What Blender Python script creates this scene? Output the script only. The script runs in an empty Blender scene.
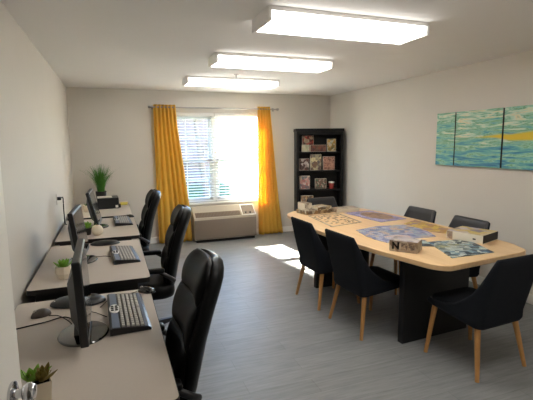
import bpy, bmesh, math, random
from mathutils import Vector, Matrix
C = bpy.context.scene.collection
PI = math.pi
R = math.radians
rnd = random.Random(7)

# ------------------------------------------------------------------ materials
def lin(c):
    return tuple(((v/255)/12.92 if v/255 <= .04045 else ((v/255+.055)/1.055)**2.4) for v in c)

def new_mat(name):
    m = bpy.data.materials.new(name); m.use_nodes = True
    nt = m.node_tree; b = nt.nodes['Principled BSDF']
    return m, nt, b

def mat(name, rgb, rough=.6, spec=.5, metal=0, noise=0, nscale=8, bump=0, bscale=200, coat=0):
    """plain procedural surface; rgb is an sRGB albedo"""
    m, nt, b = new_mat(name)
    col = lin(rgb)
    b.inputs['Base Color'].default_value = (*col, 1)
    b.inputs['Roughness'].default_value = rough
    b.inputs['Specular IOR Level'].default_value = spec
    b.inputs['Metallic'].default_value = metal
    b.inputs['Coat Weight'].default_value = coat
    tc = nt.nodes.new('ShaderNodeTexCoord')
    if noise:
        n = nt.nodes.new('ShaderNodeTexNoise'); n.inputs['Scale'].default_value = nscale
        n.inputs['Detail'].default_value = 4
        nt.links.new(tc.outputs['Object'], n.inputs['Vector'])
        r = nt.nodes.new('ShaderNodeValToRGB')
        r.color_ramp.elements[0].color = (*[max(0, v*(1-noise)) for v in col], 1)
        r.color_ramp.elements[1].color = (*[min(1, v*(1+noise)) for v in col], 1)
        nt.links.new(n.outputs['Fac'], r.inputs['Fac'])
        nt.links.new(r.outputs['Color'], b.inputs['Base Color'])
    if bump:
        n2 = nt.nodes.new('ShaderNodeTexNoise'); n2.inputs['Scale'].default_value = bscale
        nt.links.new(tc.outputs['Object'], n2.inputs['Vector'])
        bp = nt.nodes.new('ShaderNodeBump'); bp.inputs['Strength'].default_value = bump
        bp.inputs['Distance'].default_value = .002
        nt.links.new(n2.outputs['Fac'], bp.inputs['Height'])
        nt.links.new(bp.outputs['Normal'], b.inputs['Normal'])
    return m

def ramp_set(r, stops, interp='LINEAR'):
    cr = r.color_ramp; cr.interpolation = interp
    while len(cr.elements) > 1: cr.elements.remove(cr.elements[-1])
    cr.elements[0].position = stops[0][0]; cr.elements[0].color = (*lin(stops[0][1]), 1)
    for p, c in stops[1:]:
        e = cr.elements.new(p); e.color = (*lin(c), 1)

def print_mat(name, palette, scale=14, seed=0, rough=.45, stretch=(1, 1, 1), lines=False, soft=True, center=None):
    """printed picture: blotches of the palette colours"""
    m, nt, b = new_mat(name)
    tc = nt.nodes.new('ShaderNodeTexCoord'); mp = nt.nodes.new('ShaderNodeMapping')
    mp.inputs['Location'].default_value = (seed*3.17, seed*1.31, seed*.77); mp.inputs['Scale'].default_value = stretch
    nt.links.new(tc.outputs['Object'], mp.inputs['Vector'])
    v = nt.nodes.new('ShaderNodeTexVoronoi'); v.inputs['Scale'].default_value = scale
    n = nt.nodes.new('ShaderNodeTexNoise'); n.inputs['Scale'].default_value = scale*.6; n.inputs['Detail'].default_value = 5
    nt.links.new(mp.outputs['Vector'], n.inputs['Vector']); 
    mx = nt.nodes.new('ShaderNodeMix'); mx.data_type = 'VECTOR'; mx.inputs['Factor'].default_value = .06 if soft else .01
    nt.links.new(mp.outputs['Vector'], mx.inputs[4]); nt.links.new(n.outputs['Color'], mx.inputs[5])
    nt.links.new(mx.outputs[1], v.inputs['Vector'])
    sep = nt.nodes.new('ShaderNodeSeparateColor'); nt.links.new(v.outputs['Color'], sep.inputs['Color'])
    add = nt.nodes.new('ShaderNodeMath'); add.operation = 'MULTIPLY_ADD'
    nt.links.new(n.outputs['Fac'], add.inputs[0]); add.inputs[1].default_value = .35
    ml = nt.nodes.new('ShaderNodeMath'); ml.operation = 'MULTIPLY'; ml.inputs[1].default_value = .5
    nt.links.new(sep.outputs['Red'], ml.inputs[0]); nt.links.new(ml.outputs[0], add.inputs[2])
    r = nt.nodes.new('ShaderNodeValToRGB')
    k = len(palette); ramp_set(r, [(.08+.84*i/max(1, k-1), c) for i, c in enumerate(palette)], 'LINEAR' if soft else 'CONSTANT')
    nt.links.new(add.outputs[0], r.inputs['Fac'])
    out = r.outputs['Color']
    if center:                                   # a picture in the middle in other colours
        pal2, rx, ry, ox, oy = center
        r2 = nt.nodes.new('ShaderNodeValToRGB'); k2 = len(pal2); ramp_set(r2, [(.08+.84*i/(k2-1), c) for i, c in enumerate(pal2)])
        nt.links.new(add.outputs[0], r2.inputs['Fac'])
        m2 = nt.nodes.new('ShaderNodeMapping'); m2.inputs['Location'].default_value = (-ox/rx, -oy/ry, 0); m2.inputs['Scale'].default_value = (1/rx, 1/ry, 0)
        nt.links.new(tc.outputs['Object'], m2.inputs['Vector'])
        ln = nt.nodes.new('ShaderNodeVectorMath'); ln.operation = 'LENGTH'; nt.links.new(m2.outputs['Vector'], ln.inputs[0])
        wob = nt.nodes.new('ShaderNodeMath'); wob.operation = 'MULTIPLY_ADD'; nt.links.new(n.outputs['Fac'], wob.inputs[0]); wob.inputs[1].default_value = .5; nt.links.new(ln.outputs['Value'], wob.inputs[2])
        mrr = nt.nodes.new('ShaderNodeMapRange'); mrr.inputs['From Min'].default_value = 1.3; mrr.inputs['From Max'].default_value = 1.15; nt.links.new(wob.outputs[0], mrr.inputs['Value'])
        mc = nt.nodes.new('ShaderNodeMix'); mc.data_type = 'RGBA'; nt.links.new(mrr.outputs[0], mc.inputs['Factor'])
        nt.links.new(out, mc.inputs[6]); nt.links.new(r2.outputs['Color'], mc.inputs[7]); out = mc.outputs[2]
    if lines:                                    # the cut lines between jigsaw pieces
        br = nt.nodes.new('ShaderNodeTexBrick'); br.offset = .5
        br.inputs['Scale'].default_value = 1; br.inputs['Brick Width'].default_value = .024; br.inputs['Row Height'].default_value = .02
        br.inputs['Mortar Size'].default_value = .0012
        br.inputs['Color1'].default_value = br.inputs['Color2'].default_value = (1, 1, 1, 1); br.inputs['Mortar'].default_value = (.45, .45, .45, 1)
        nt.links.new(tc.outputs['Object'], br.inputs['Vector'])
        mm = nt.nodes.new('ShaderNodeMix'); mm.data_type = 'RGBA'; mm.blend_type = 'MULTIPLY'; mm.inputs['Factor'].default_value = 1
        nt.links.new(out, mm.inputs[6]); nt.links.new(br.outputs['Color'], mm.inputs[7]); out = mm.outputs[2]
    nt.links.new(out, b.inputs['Base Color']); b.inputs['Roughness'].default_value = rough
    return m

M = {}
M['wall'] = mat('wall_paint', (217, 212, 204), .75, .3, noise=.02, nscale=3, bump=.15, bscale=90)
M['ceil'] = mat('ceiling_paint', (234, 232, 229), .85, .2, noise=.015, nscale=4, bump=.2, bscale=120)
M['white'] = mat('white_trim', (244, 242, 238), .45, .4)
M['doorpaint'] = mat('door_paint', (240, 236, 228), .5, .4, noise=.01)
M['chrome'] = mat('chrome', (205, 205, 208), .18, .5, 1)
M['steel'] = mat('brushed_steel', (170, 168, 165), .35, .5, 1)
M['black_plastic'] = mat('black_plastic', (24, 24, 26), .38, .5, bump=.05)
M['gloss_black'] = mat('gloss_black', (14, 14, 16), .08, .6, coat=.5)
M['screen'] = mat('dark_screen', (16, 18, 22), .12, .5)
M['leather'] = mat('black_leather', (8, 8, 9), .42, .14, bump=.25, bscale=160)
M['fabric'] = mat('charcoal_fabric', (27, 30, 36), .85, .2, noise=.12, nscale=260, bump=.3, bscale=600)
M['inner_lit'] = mat('charcoal_inner_lit', (52, 52, 55), .5, .4, bump=.15, bscale=200)  # lighter tone for chair insides: light on those faces put into the colour
M['beech'] = mat('beech_leg', (186, 136, 82), .45, .4, noise=.15, nscale=30)
M['laminate'] = mat('desk_laminate', (194, 183, 172), .42, .4, noise=.03, nscale=150)
M['edge'] = mat('dark_edge_band', (26, 23, 22), .5, .4)
M['pedestal'] = mat('black_laminate', (22, 22, 24), .45, .4, noise=.1, nscale=60)
M['shelf'] = mat('black_shelf_wood', (10, 10, 12), .5, .35, noise=.1, nscale=40)
M['ac'] = mat('ac_beige_plastic', (178, 166, 148), .5, .4)
M['ac_front'] = mat('ac_front_panel', (128, 115, 102), .5, .4)  # shade of the backlit front is put into this darker colour
M['ac_dark'] = mat('ac_louvre', (112, 92, 78), .6, .3)
M['cream'] = mat('cream_ceramic', (226, 214, 192), .5, .4, noise=.05, nscale=20)
M['soil'] = mat('dark_soil', (40, 32, 26), .95, .1, noise=.4, nscale=80)
M['leaf'] = mat('green_leaf', (72, 118, 40), .5, .4, noise=.35, nscale=25)
M['leaf2'] = mat('bright_green_leaf', (126, 172, 62), .5, .4, noise=.3, nscale=25)
M['leaf_red'] = mat('reddish_green_leaf', (128, 112, 52), .5, .4, noise=.5, nscale=30)
M['grassleaf'] = mat('grass_blade', (70, 128, 44), .55, .4, noise=.4, nscale=18)
M['darkpot'] = mat('dark_grey_pot', (52, 50, 48), .5, .4)
M['key'] = mat('grey_keycap', (184, 180, 174), .55, .4)
M['kb_strip'] = mat('blue_grey_plastic', (104, 116, 136), .4, .4)
M['kb_white'] = mat('pale_plastic', (226, 226, 224), .4, .4)
M['cable'] = mat('cable_rubber', (30, 27, 25), .6, .3)
M['yellowpad'] = mat('yellow_paper', (210, 196, 92), .8, .2)
M['paper'] = mat('white_paper', (226, 222, 212), .8, .2)
M['whitebox'] = mat('white_card', (224, 216, 198), .7, .3, noise=.03)
M['red'] = mat('red_plastic', (176, 66, 58), .5, .4)
M['greymouse'] = mat('grey_plastic', (92, 84, 78), .4, .4)
M['asphalt'] = mat('pale_concrete', (205, 200, 192), .9, .2, noise=.06, nscale=2)
M['grass'] = mat('lawn_green', (66, 90, 40), .95, .1, noise=.3, nscale=3)
M['bark'] = mat('tree_bark', (112, 98, 86), .9, .1, noise=.3, nscale=12)
M['roof'] = mat('roof_coping', (150, 146, 142), .8, .2)
M['darkgap'] = mat('frame_dark', (40, 38, 36), .8, .2)

def maple():
    m, nt, b = new_mat('light_maple')
    tc = nt.nodes.new('ShaderNodeTexCoord'); mp = nt.nodes.new('ShaderNodeMapping'); mp.inputs['Scale'].default_value = (14, 1.2, 14)
    n = nt.nodes.new('ShaderNodeTexNoise'); n.inputs['Scale'].default_value = 3; n.inputs['Detail'].default_value = 6
    r = nt.nodes.new('ShaderNodeValToRGB'); ramp_set(r, [(.25, (218, 180, 133)), (.75, (231, 197, 151))])
    nt.links.new(tc.outputs['Object'], mp.inputs['Vector']); nt.links.new(mp.outputs['Vector'], n.inputs['Vector'])
    nt.links.new(n.outputs['Fac'], r.inputs['Fac']); nt.links.new(r.outputs['Color'], b.inputs['Base Color'])
    b.inputs['Roughness'].default_value = .38; return m
M['maple'] = maple()

def floor_mat():
    m, nt, b = new_mat('grey_vinyl_plank')
    tc = nt.nodes.new('ShaderNodeTexCoord')
    rot = nt.nodes.new('ShaderNodeMapping')
    nt.links.new(tc.outputs['Object'], rot.inputs['Vector'])
    st = nt.nodes.new('ShaderNodeMapping'); st.inputs['Scale'].default_value = (1.5, 16, 1)
    nt.links.new(rot.outputs['Vector'], st.inputs['Vector'])
    n = nt.nodes.new('ShaderNodeTexNoise'); n.inputs['Scale'].default_value = 2.6; n.inputs['Detail'].default_value = 7; n.inputs['Roughness'].default_value = .65
    nt.links.new(st.outputs['Vector'], n.inputs['Vector'])
    r = nt.nodes.new('ShaderNodeValToRGB'); ramp_set(r, [(.3, (120, 122, 123)), (.7, (144, 145, 146))])
    nt.links.new(n.outputs['Fac'], r.inputs['Fac'])
    br = nt.nodes.new('ShaderNodeTexBrick'); br.offset = .37
    br.inputs['Scale'].default_value = 1; br.inputs['Brick Width'].default_value = 1.2; br.inputs['Row Height'].default_value = .15
    br.inputs['Mortar Size'].default_value = .002; br.inputs['Bias'].default_value = 0
    br.inputs['Color1'].default_value = (.90, .90, .90, 1); br.inputs['Color2'].default_value = (1, 1, 1, 1); br.inputs['Mortar'].default_value = (.72, .72, .72, 1)
    nt.links.new(rot.outputs['Vector'], br.inputs['Vector'])
    mm = nt.nodes.new('ShaderNodeMix'); mm.data_type = 'RGBA'; mm.blend_type = 'MULTIPLY'; mm.inputs['Factor'].default_value = 1
    nt.links.new(r.outputs['Color'], mm.inputs[6]); nt.links.new(br.outputs['Color'], mm.inputs[7])
    nt.links.new(mm.outputs[2], b.inputs['Base Color'])
    b.inputs['Roughness'].default_value = .46; b.inputs['Specular IOR Level'].default_value = .32
    bp = nt.nodes.new('ShaderNodeBump'); bp.inputs['Strength'].default_value = .12; bp.inputs['Distance'].default_value = .002
    nt.links.new(n.outputs['Fac'], bp.inputs['Height']); nt.links.new(bp.outputs['Normal'], b.inputs['Normal'])
    return m
M['floor'] = floor_mat()

def curtain_mat():
    m, nt, b = new_mat('mustard_curtain')
    tc = nt.nodes.new('ShaderNodeTexCoord')
    n = nt.nodes.new('ShaderNodeTexNoise'); n.inputs['Scale'].default_value = 300
    nt.links.new(tc.outputs['Object'], n.inputs['Vector'])
    r = nt.nodes.new('ShaderNodeValToRGB'); ramp_set(r, [(.3, (222, 180, 76)), (.7, (232, 192, 92))])
    nt.links.new(n.outputs['Fac'], r.inputs['Fac'])
    nt.links.new(r.outputs['Color'], b.inputs['Base Color']); b.inputs['Roughness'].default_value = .8; b.inputs['Specular IOR Level'].default_value = .2
    t = nt.nodes.new('ShaderNodeBsdfTranslucent'); t.inputs['Color'].default_value = (*lin((236, 186, 70)), 1)
    mx = nt.nodes.new('ShaderNodeMixShader'); mx.inputs[0].default_value = .3
    nt.links.new(b.outputs[0], mx.inputs[1]); nt.links.new(t.outputs[0], mx.inputs[2])
    nt.links.new(mx.outputs[0], nt.nodes['Material Output'].inputs['Surface']); return m
M['curtain'] = curtain_mat()

def slat_mat():
    m, nt, b = new_mat('white_blind_slat')
    tc = nt.nodes.new('ShaderNodeTexCoord'); n = nt.nodes.new('ShaderNodeTexNoise'); n.inputs['Scale'].default_value = 40
    r = nt.nodes.new('ShaderNodeValToRGB'); ramp_set(r, [(.3, (230, 230, 228)), (.7, (240, 240, 238))])
    nt.links.new(tc.outputs['Object'], n.inputs['Vector']); nt.links.new(n.outputs['Fac'], r.inputs['Fac']); nt.links.new(r.outputs['Color'], b.inputs['Base Color'])
    b.inputs['Roughness'].default_value = .4
    return m
M['slat'] = slat_mat()

def glass_mat():
    m, nt, b = new_mat('window_glass'); nt.nodes.remove(b)
    t = nt.nodes.new('ShaderNodeBsdfTransparent'); t.inputs['Color'].default_value = (.96, .98, .97, 1)
    g = nt.nodes.new('ShaderNodeBsdfGlossy'); g.inputs['Roughness'].default_value = .02
    mx = nt.nodes.new('ShaderNodeMixShader')
    mx.inputs[0].default_value = .05; nt.links.new(t.outputs[0], mx.inputs[1]); nt.links.new(g.outputs[0], mx.inputs[2])
    nt.links.new(mx.outputs[0], nt.nodes['Material Output'].inputs['Surface']); return m
M['glass'] = glass_mat()

def lens_mat(strength):
    """prismatic diffuser lit by two tubes behind it: brighter under each tube"""
    m, nt, b = new_mat('lit_diffuser')
    tc = nt.nodes.new('ShaderNodeTexCoord'); sp = nt.nodes.new('ShaderNodeSeparateXYZ')
    nt.links.new(tc.outputs['Object'], sp.inputs[0])
    ab = nt.nodes.new('ShaderNodeMath'); ab.operation = 'ABSOLUTE'; nt.links.new(sp.outputs['Y'], ab.inputs[0])
    sb = nt.nodes.new('ShaderNodeMath'); sb.operation = 'SUBTRACT'; nt.links.new(ab.outputs[0], sb.inputs[0]); sb.inputs[1].default_value = .085
    a2 = nt.nodes.new('ShaderNodeMath'); a2.operation = 'ABSOLUTE'; nt.links.new(sb.outputs[0], a2.inputs[0])
    mr = nt.nodes.new('ShaderNodeMapRange'); mr.inputs['From Min'].default_value = 0; mr.inputs['From Max'].default_value = .085
    mr.inputs['To Min'].default_value = 1.25; mr.inputs['To Max'].default_value = .62
    nt.links.new(a2.outputs[0], mr.inputs['Value'])
    ax = nt.nodes.new('ShaderNodeMath'); ax.operation = 'ABSOLUTE'; nt.links.new(sp.outputs['X'], ax.inputs[0])
    m2 = nt.nodes.new('ShaderNodeMapRange'); m2.inputs['From Min'].default_value = .42; m2.inputs['From Max'].default_value = .62
    m2.inputs['To Min'].default_value = 1; m2.inputs['To Max'].default_value = .55; nt.links.new(ax.outputs[0], m2.inputs['Value'])
    mu = nt.nodes.new('ShaderNodeMath'); mu.operation = 'MULTIPLY'; nt.links.new(mr.outputs[0], mu.inputs[0]); nt.links.new(m2.outputs[0], mu.inputs[1])
    m3 = nt.nodes.new('ShaderNodeMath'); m3.operation = 'MULTIPLY'; nt.links.new(mu.outputs[0], m3.inputs[0]); m3.inputs[1].default_value = strength
    b.inputs['Base Color'].default_value = (.8, .78, .72, 1)
    b.inputs['Emission Color'].default_value = (1, .965, .91, 1)
    nt.links.new(m3.outputs[0], b.inputs['Emission Strength']); return m
M['lens'] = lens_mat(1.35)

def art_mat():
    """abstract sea-like streaks shared by the three canvases (object coords along the wall)"""
    m, nt, b = new_mat('painted_canvas')
    tc = nt.nodes.new('ShaderNodeTexCoord'); geo = tc.outputs['Object']
    mp = nt.nodes.new('ShaderNodeMapping'); mp.inputs['Scale'].default_value = (1, 2.0, 17)
    nt.links.new(geo, mp.inputs['Vector'])
    n = nt.nodes.new('ShaderNodeTexNoise'); n.inputs['Scale'].default_value = 1.5; n.inputs['Detail'].default_value = 6; n.inputs['Roughness'].default_value = .62; n.inputs['Distortion'].default_value = .6
    nt.links.new(mp.outputs['Vector'], n.inputs['Vector'])
    r = nt.nodes.new('ShaderNodeValToRGB')
    ramp_set(r, [(.28, (44, 112, 150)), (.36, (84, 156, 176)), (.42, (110, 180, 170)), (.47, (160, 206, 184)), (.51, (104, 160, 116)), (.55, (150, 200, 176)), (.60, (208, 224, 206)), (.66, (226, 212, 172)), (.72, (150, 190, 170))])
    sp = nt.nodes.new('ShaderNodeSeparateXYZ'); nt.links.new(geo, sp.inputs[0])
    mr = nt.nodes.new('ShaderNodeMapRange'); mr.inputs['From Min'].default_value = -.31; mr.inputs['From Max'].default_value = .31
    mr.inputs['To Min'].default_value = -.12; mr.inputs['To Max'].default_value = .09; nt.links.new(sp.outputs['Z'], mr.inputs['Value'])
    ad = nt.nodes.new('ShaderNodeMath'); nt.links.new(n.outputs['Fac'], ad.inputs[0]); nt.links.new(mr.outputs[0], ad.inputs[1])
    nt.links.new(ad.outputs[0], r.inputs['Fac'])
    # yellow streak
    z2 = nt.nodes.new('ShaderNodeMath'); z2.operation = 'SUBTRACT'; nt.links.new(sp.outputs['Z'], z2.inputs[0]); z2.inputs[1].default_value = .015
    n3 = nt.nodes.new('ShaderNodeTexNoise'); n3.inputs['Scale'].default_value = 3
    nt.links.new(geo, n3.inputs['Vector'])
    z4 = nt.nodes.new('ShaderNodeMath'); z4.operation = 'MULTIPLY_ADD'; nt.links.new(n3.outputs['Fac'], z4.inputs[0]); z4.inputs[1].default_value = .06; z4.inputs[2].default_value = -.03
    z5 = nt.nodes.new('ShaderNodeMath'); nt.links.new(z2.outputs[0], z5.inputs[0]); nt.links.new(z4.outputs[0], z5.inputs[1])
    z3 = nt.nodes.new('ShaderNodeMath'); z3.operation = 'ABSOLUTE'; nt.links.new(z5.outputs[0], z3.inputs[0])
    # widens towards -y
    w = nt.nodes.new('ShaderNodeMapRange'); w.inputs['From Min'].default_value = .45; w.inputs['From Max'].default_value = -.6
    w.inputs['To Min'].default_value = .0; w.inputs['To Max'].default_value = .075; nt.links.new(sp.outputs['Y'], w.inputs['Value'])
    df = nt.nodes.new('ShaderNodeMath'); df.operation = 'SUBTRACT'; nt.links.new(w.outputs[0], df.inputs[0]); nt.links.new(z3.outputs[0], df.inputs[1])
    fm = nt.nodes.new('ShaderNodeMapRange'); fm.inputs['From Min'].default_value = 0; fm.inputs['From Max'].default_value = .02; nt.links.new(df.outputs[0], fm.inputs['Value'])
    mm = nt.nodes.new('ShaderNodeMix'); mm.data_type = 'RGBA'; nt.links.new(fm.outputs[0], mm.inputs['Factor'])
    nt.links.new(r.outputs['Color'], mm.inputs[6]); mm.inputs[7].default_value = (*lin((226, 196, 46)), 1)
    nt.links.new(mm.outputs[2], b.inputs['Base Color']); b.inputs['Roughness'].default_value = .5; return m
M['art'] = art_mat()

def brick_mat():
    m, nt, b = new_mat('outdoor_brick')
    tc = nt.nodes.new('ShaderNodeTexCoord'); mp = nt.nodes.new('ShaderNodeMapping'); mp.inputs['Rotation'].default_value = (R(90), 0, 0)
    nt.links.new(tc.outputs['Object'], mp.inputs['Vector'])
    br = nt.nodes.new('ShaderNodeTexBrick'); br.inputs['Scale'].default_value = 1; br.inputs['Brick Width'].default_value = .23; br.inputs['Row Height'].default_value = .08
    br.inputs['Mortar Size'].default_value = .01
    br.inputs['Color1'].default_value = (*lin((104, 82, 80)), 1); br.inputs['Color2'].default_value = (*lin((88, 68, 68)), 1); br.inputs['Mortar'].default_value = (*lin((124, 118, 118)), 1)
    nt.links.new(mp.outputs['Vector'], br.inputs['Vector']); nt.links.new(br.outputs['Color'], b.inputs['Base Color']); b.inputs['Roughness'].default_value = .9; return m
M['brick'] = brick_mat()

# ------------------------------------------------------------------ mesh helpers
def bbox(bm, c, s, bevel=0, seg=2, mtx=None, mi=0):
    """a box centred at c with full size s"""
    g = bmesh.ops.create_cube(bm, size=1, matrix=Matrix.Translation(c) @ Matrix.Diagonal((*s, 1)))
    vs = g['verts']
    fs = set(f for v in vs for f in v.link_faces)
    for f in fs: f.material_index = mi
    if bevel:
        es = list({e for v in vs for e in v.link_edges})
        r = bmesh.ops.bevel(bm, geom=es, offset=bevel, segments=seg, affect='EDGES', profile=.5)
        vs = list({v for f in r['faces'] for v in f.verts} | {v for v in vs if v.is_valid})
        for f in r['faces']: f.material_index = mi
    if mtx is not None: bmesh.ops.transform(bm, matrix=mtx, verts=vs)
    return vs

def rings(bm, loops, cap0=True, cap1=True, mi=0):
    """skin between closed loops of equal length"""
    vv = [[bm.verts.new(p) for p in l] for l in loops]
    n = len(loops[0])
    for a, b in zip(vv, vv[1:]):
        for i in range(n):
            f = bm.faces.new((a[i], a[(i+1) % n], b[(i+1) % n], b[i])); f.material_index = mi
    if cap0: bm.faces.new(list(reversed(vv[0]))).material_index = mi
    if cap1: bm.faces.new(vv[-1]).material_index = mi
    return vv

def lathe(bm, prof, seg=24, c=(0, 0, 0), mi=0, sx=1, sy=1):
    ls = [[(c[0]+r*sx*math.cos(2*PI*i/seg), c[1]+r*sy*math.sin(2*PI*i/seg), c[2]+z) for i in range(seg)] for r, z in prof]
    return rings(bm, ls, mi=mi)

def tube(bm, pts, r, seg=8, mi=0):
    pts = [Vector(p) for p in pts]; ls = []
    rr = r if isinstance(r, (list, tuple)) else [r]*len(pts)
    up = Vector((0, 0, 1))
    for i, p in enumerate(pts):
        d = (pts[min(i+1, len(pts)-1)]-pts[max(i-1, 0)]).normalized()
        ref = up if abs(d.dot(up)) < .9 else Vector((1, 0, 0))
        a = d.cross(ref).normalized(); b = a.cross(d)
        ls.append([p+(a*math.cos(2*PI*k/seg)+b*math.sin(2*PI*k/seg))*rr[i] for k in range(seg)])
    return rings(bm, ls, mi=mi)

def smooth_path(pts, n=6):
    """Catmull-Rom through points"""
    P = [Vector(p) for p in pts]; out = []
    for i in range(len(P)-1):
        p0, p1, p2, p3 = P[max(i-1, 0)], P[i], P[i+1], P[min(i+2, len(P)-1)]
        for k in range(n):
            t = k/n
            out.append(.5*((2*p1)+(p2-p0)*t+(2*p0-5*p1+4*p2-p3)*t*t+(3*p1-p0-3*p2+p3)*t**3))
    out.append(P[-1]); return out

def prism(bm, pts, z0, z1, mi=0):
    return rings(bm, [[(x, y, z0) for x, y in pts], [(x, y, z1) for x, y in pts]], mi=mi)

def finish(name, bm, m, parent=None, smooth=False, loc=None, rot=None):
    bmesh.ops.recalc_face_normals(bm, faces=bm.faces)
    me = bpy.data.meshes.new(name); bm.to_mesh(me); bm.free()
    for x in (m if isinstance(m, (list, tuple)) else [m]): me.materials.append(x)
    o = bpy.data.objects.new(name, me); C.objects.link(o)
    if smooth:
        for p in me.polygons: p.use_smooth = True
        if smooth != 'all':
            me.set_sharp_from_angle(angle=R(40))
    if parent: o.parent = parent
    if loc: o.location = loc
    if rot: o.rotation_euler = rot
    return o

def B(): return bmesh.new()

def thing(name, label, cat, loc=(0, 0, 0), rz=0, group=None):
    o = bpy.data.objects.new(name, None); C.objects.link(o); o.empty_display_size = .1
    o.location = loc; o.rotation_euler = (0, 0, rz)
    return tag(o, label, cat, group)
def tag(o, label, cat, group=None, kind=None):
    o['label'] = label; o['category'] = cat
    if group: o['group'] = group
    if kind: o['kind'] = kind
    return o
def struct(name, bm, m, parent=None, smooth=False):
    o = finish(name, bm, m, parent, smooth); o['kind'] = 'structure'; return o
def kids(o): return [x for x in bpy.data.objects if x.parent == o]
def dup(root, loc, rz, label, group=None):
    ch = kids(root)
    r = root.copy(); C.objects.link(r); r.location = loc; r.rotation_euler = (0, 0, rz); r['label'] = label
    if group: r['group'] = group
    for c in ch:
        gs = kids(c)
        k = c.copy(); C.objects.link(k); k.parent = r
        for g in gs:
            q = g.copy(); C.objects.link(q); q.parent = k
    return r

# ------------------------------------------------------------------ room
XL, XR, YB, H = -.561, 3.82, 6.92, 2.458
YF = .08                                         # inner face of the wall with the door
WX0, WX1, WZ0, WZ1 = .72, 2.58, .60, 2.12        # window opening
T = .2
bm = B(); bbox(bm, ((XL+XR)/2, (YB-1.5)/2+.1, -.05), (XR-XL+.6, YB+1.9, .1)); struct('floor', bm, M['floor'])
bm = B(); bbox(bm, ((XL+XR)/2, (YB-1.5)/2+.1, H+.06), (XR-XL+.6, YB+1.9, .12)); struct('ceiling', bm, M['ceil'])
bm = B(); bbox(bm, (XL-T/2, (YB-1.6)/2, H/2), (T, YB+1.6, H)); struct('wall_left', bm, M['wall'])
bm = B(); bbox(bm, (XR+T/2, (YB-1.6)/2, H/2), (T, YB+1.6, H)); struct('wall_right', bm, M['wall'])
bm = B()
for x0, x1, z0, z1 in ((XL-T, WX0, 0, H), (WX1, XR+T, 0, H), (WX0, WX1, 0, WZ0), (WX0, WX1, WZ1, H)):
    bbox(bm, ((x0+x1)/2, YB+T/2, (z0+z1)/2), (x1-x0, T, z1-z0))
struct('wall_back', bm, M['wall'])
DX0, DX1, DZ = -.40, .52, 2.05
bm = B()
for x0, x1, z0, z1 in ((XL, DX0, 0, H), (DX1, XR, 0, H), (DX0, DX1, DZ, H)):
    bbox(bm, ((x0+x1)/2, YF-.06, (z0+z1)/2), (x1-x0, .12, z1-z0))
struct('wall_front', bm, M['wall'])
bm = B(); bbox(bm, ((XL+XR)/2, -1.55, H/2), (XR-XL+.4, .1, H)); struct('wall_hall', bm, M['wall'])
# baseboards
def board(name, a, b, h=.1, t=.014, axis='x'):
    bm = B()
    if axis == 'x':
        bbox(bm, ((a[0]+b[0])/2, a[1], h/2), (abs(b[0]-a[0]), t, h), .004)
    else:
        bbox(bm, (a[0], (a[1]+b[1])/2, h/2), (t, abs(b[1]-a[1]), h), .004)
    return struct(name, bm, M['white'])
board('baseboard_right', (XR-.007, YF), (XR-.007, YB-.014), axis='y')
board('baseboard_left', (XL+.007, YF), (XL+.007, YB-.014), axis='y')
board('baseboard_back', (XL+.014, YB-.007), (1.18, YB-.007))
board('baseboard_back', (2.29, YB-.007), (XR-.014, YB-.007))
# door, standing open into the room
HX, HY, EX, EY = -.335, .085, -.213, 1.0
ang = math.atan2(EY-HY, EX-HX); L = math.hypot(EY-HY, EX-HX)
bm = B(); bbox(bm, (L/2, .0225, 1.02), (L, .045, 2.02), .003)
d = struct('door_1', bm, M['doorpaint']); d.location = (HX, HY, 0); d.rotation_euler = (0, 0, ang)
for s in (-1, 1):                                # rose, neck and knob on both faces
    bm = B()
    prof = [(.001, 0), (.033, 0), (.033, .006), (.026, .009), (.012, .011), (.011, .024), (.02, .028), (.026, .036), (.026, .044), (.019, .052), (.001, .054)]
    lathe(bm, prof, 28)
    bmesh.ops.scale(bm, vec=(.78, .78, .85), verts=bm.verts); k = finish('door_knob', bm, M['chrome'], d, True, (L-.06, 0 if s < 0 else .045, 1.09), (R(90) if s < 0 else R(-90), 0, 0))
bm = B()
for x0, x1, z0, z1 in ((DX0-.06, DX0, 0, DZ+.06), (DX1, DX1+.06, 0, DZ+.06), (DX0, DX1, DZ, DZ+.06)):
    bbox(bm, ((x0+x1)/2, YF+.006, (z0+z1)/2), (x1-x0, .012, z1-z0), .003)
struct('trim_1', bm, M['white'])

# window: two double-hung units side by side
bm = B()
fy = YB+.13
for x0, x1, z0, z1 in ((WX0, WX0+.05, WZ0, WZ1), (WX1-.05, WX1, WZ0, WZ1), (WX0, WX1, WZ1-.05, WZ1), (WX0, WX1, WZ0, WZ0+.05), (1.605, 1.685, WZ0, WZ1)):
    bbox(bm, ((x0+x1)/2, fy, (z0+z1)/2), (x1-x0, .10, z1-z0), .004)
w = struct('window_1', bm, M['white'])
MR = 1.33
for nm, x0, x1 in (('sash_frame', WX0+.05, 1.605), ('sash_frame', 1.685, WX1-.05)):
    for z0, z1, yy in ((WZ0+.05, MR+.02, fy-.02), (MR-.02, WZ1-.05, fy+.02)):
        bm = B()
        for a0, a1, c0, c1 in ((x0, x0+.04, z0, z1), (x1-.04, x1, z0, z1), (x0, x1, z0, z0+.045), (x0, x1, z1-.045, z1)):
            bbox(bm, ((a0+a1)/2, yy, (c0+c1)/2), (a1-a0, .035, c1-c0), .003)
        xm, zm = (x0+x1)/2, (z0+z1)/2
        bbox(bm, (xm, yy, zm), (.018, .016, z1-z0-.08)); bbox(bm, (xm, yy, zm), (x1-x0-.07, .016, .018))
        finish(nm, bm, M['white'], w)
        bm = B(); bbox(bm, (xm, yy+.012, zm), (x1-x0-.07, .004, z1-z0-.08))
        finish('pane', bm, M['glass'], w)
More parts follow.
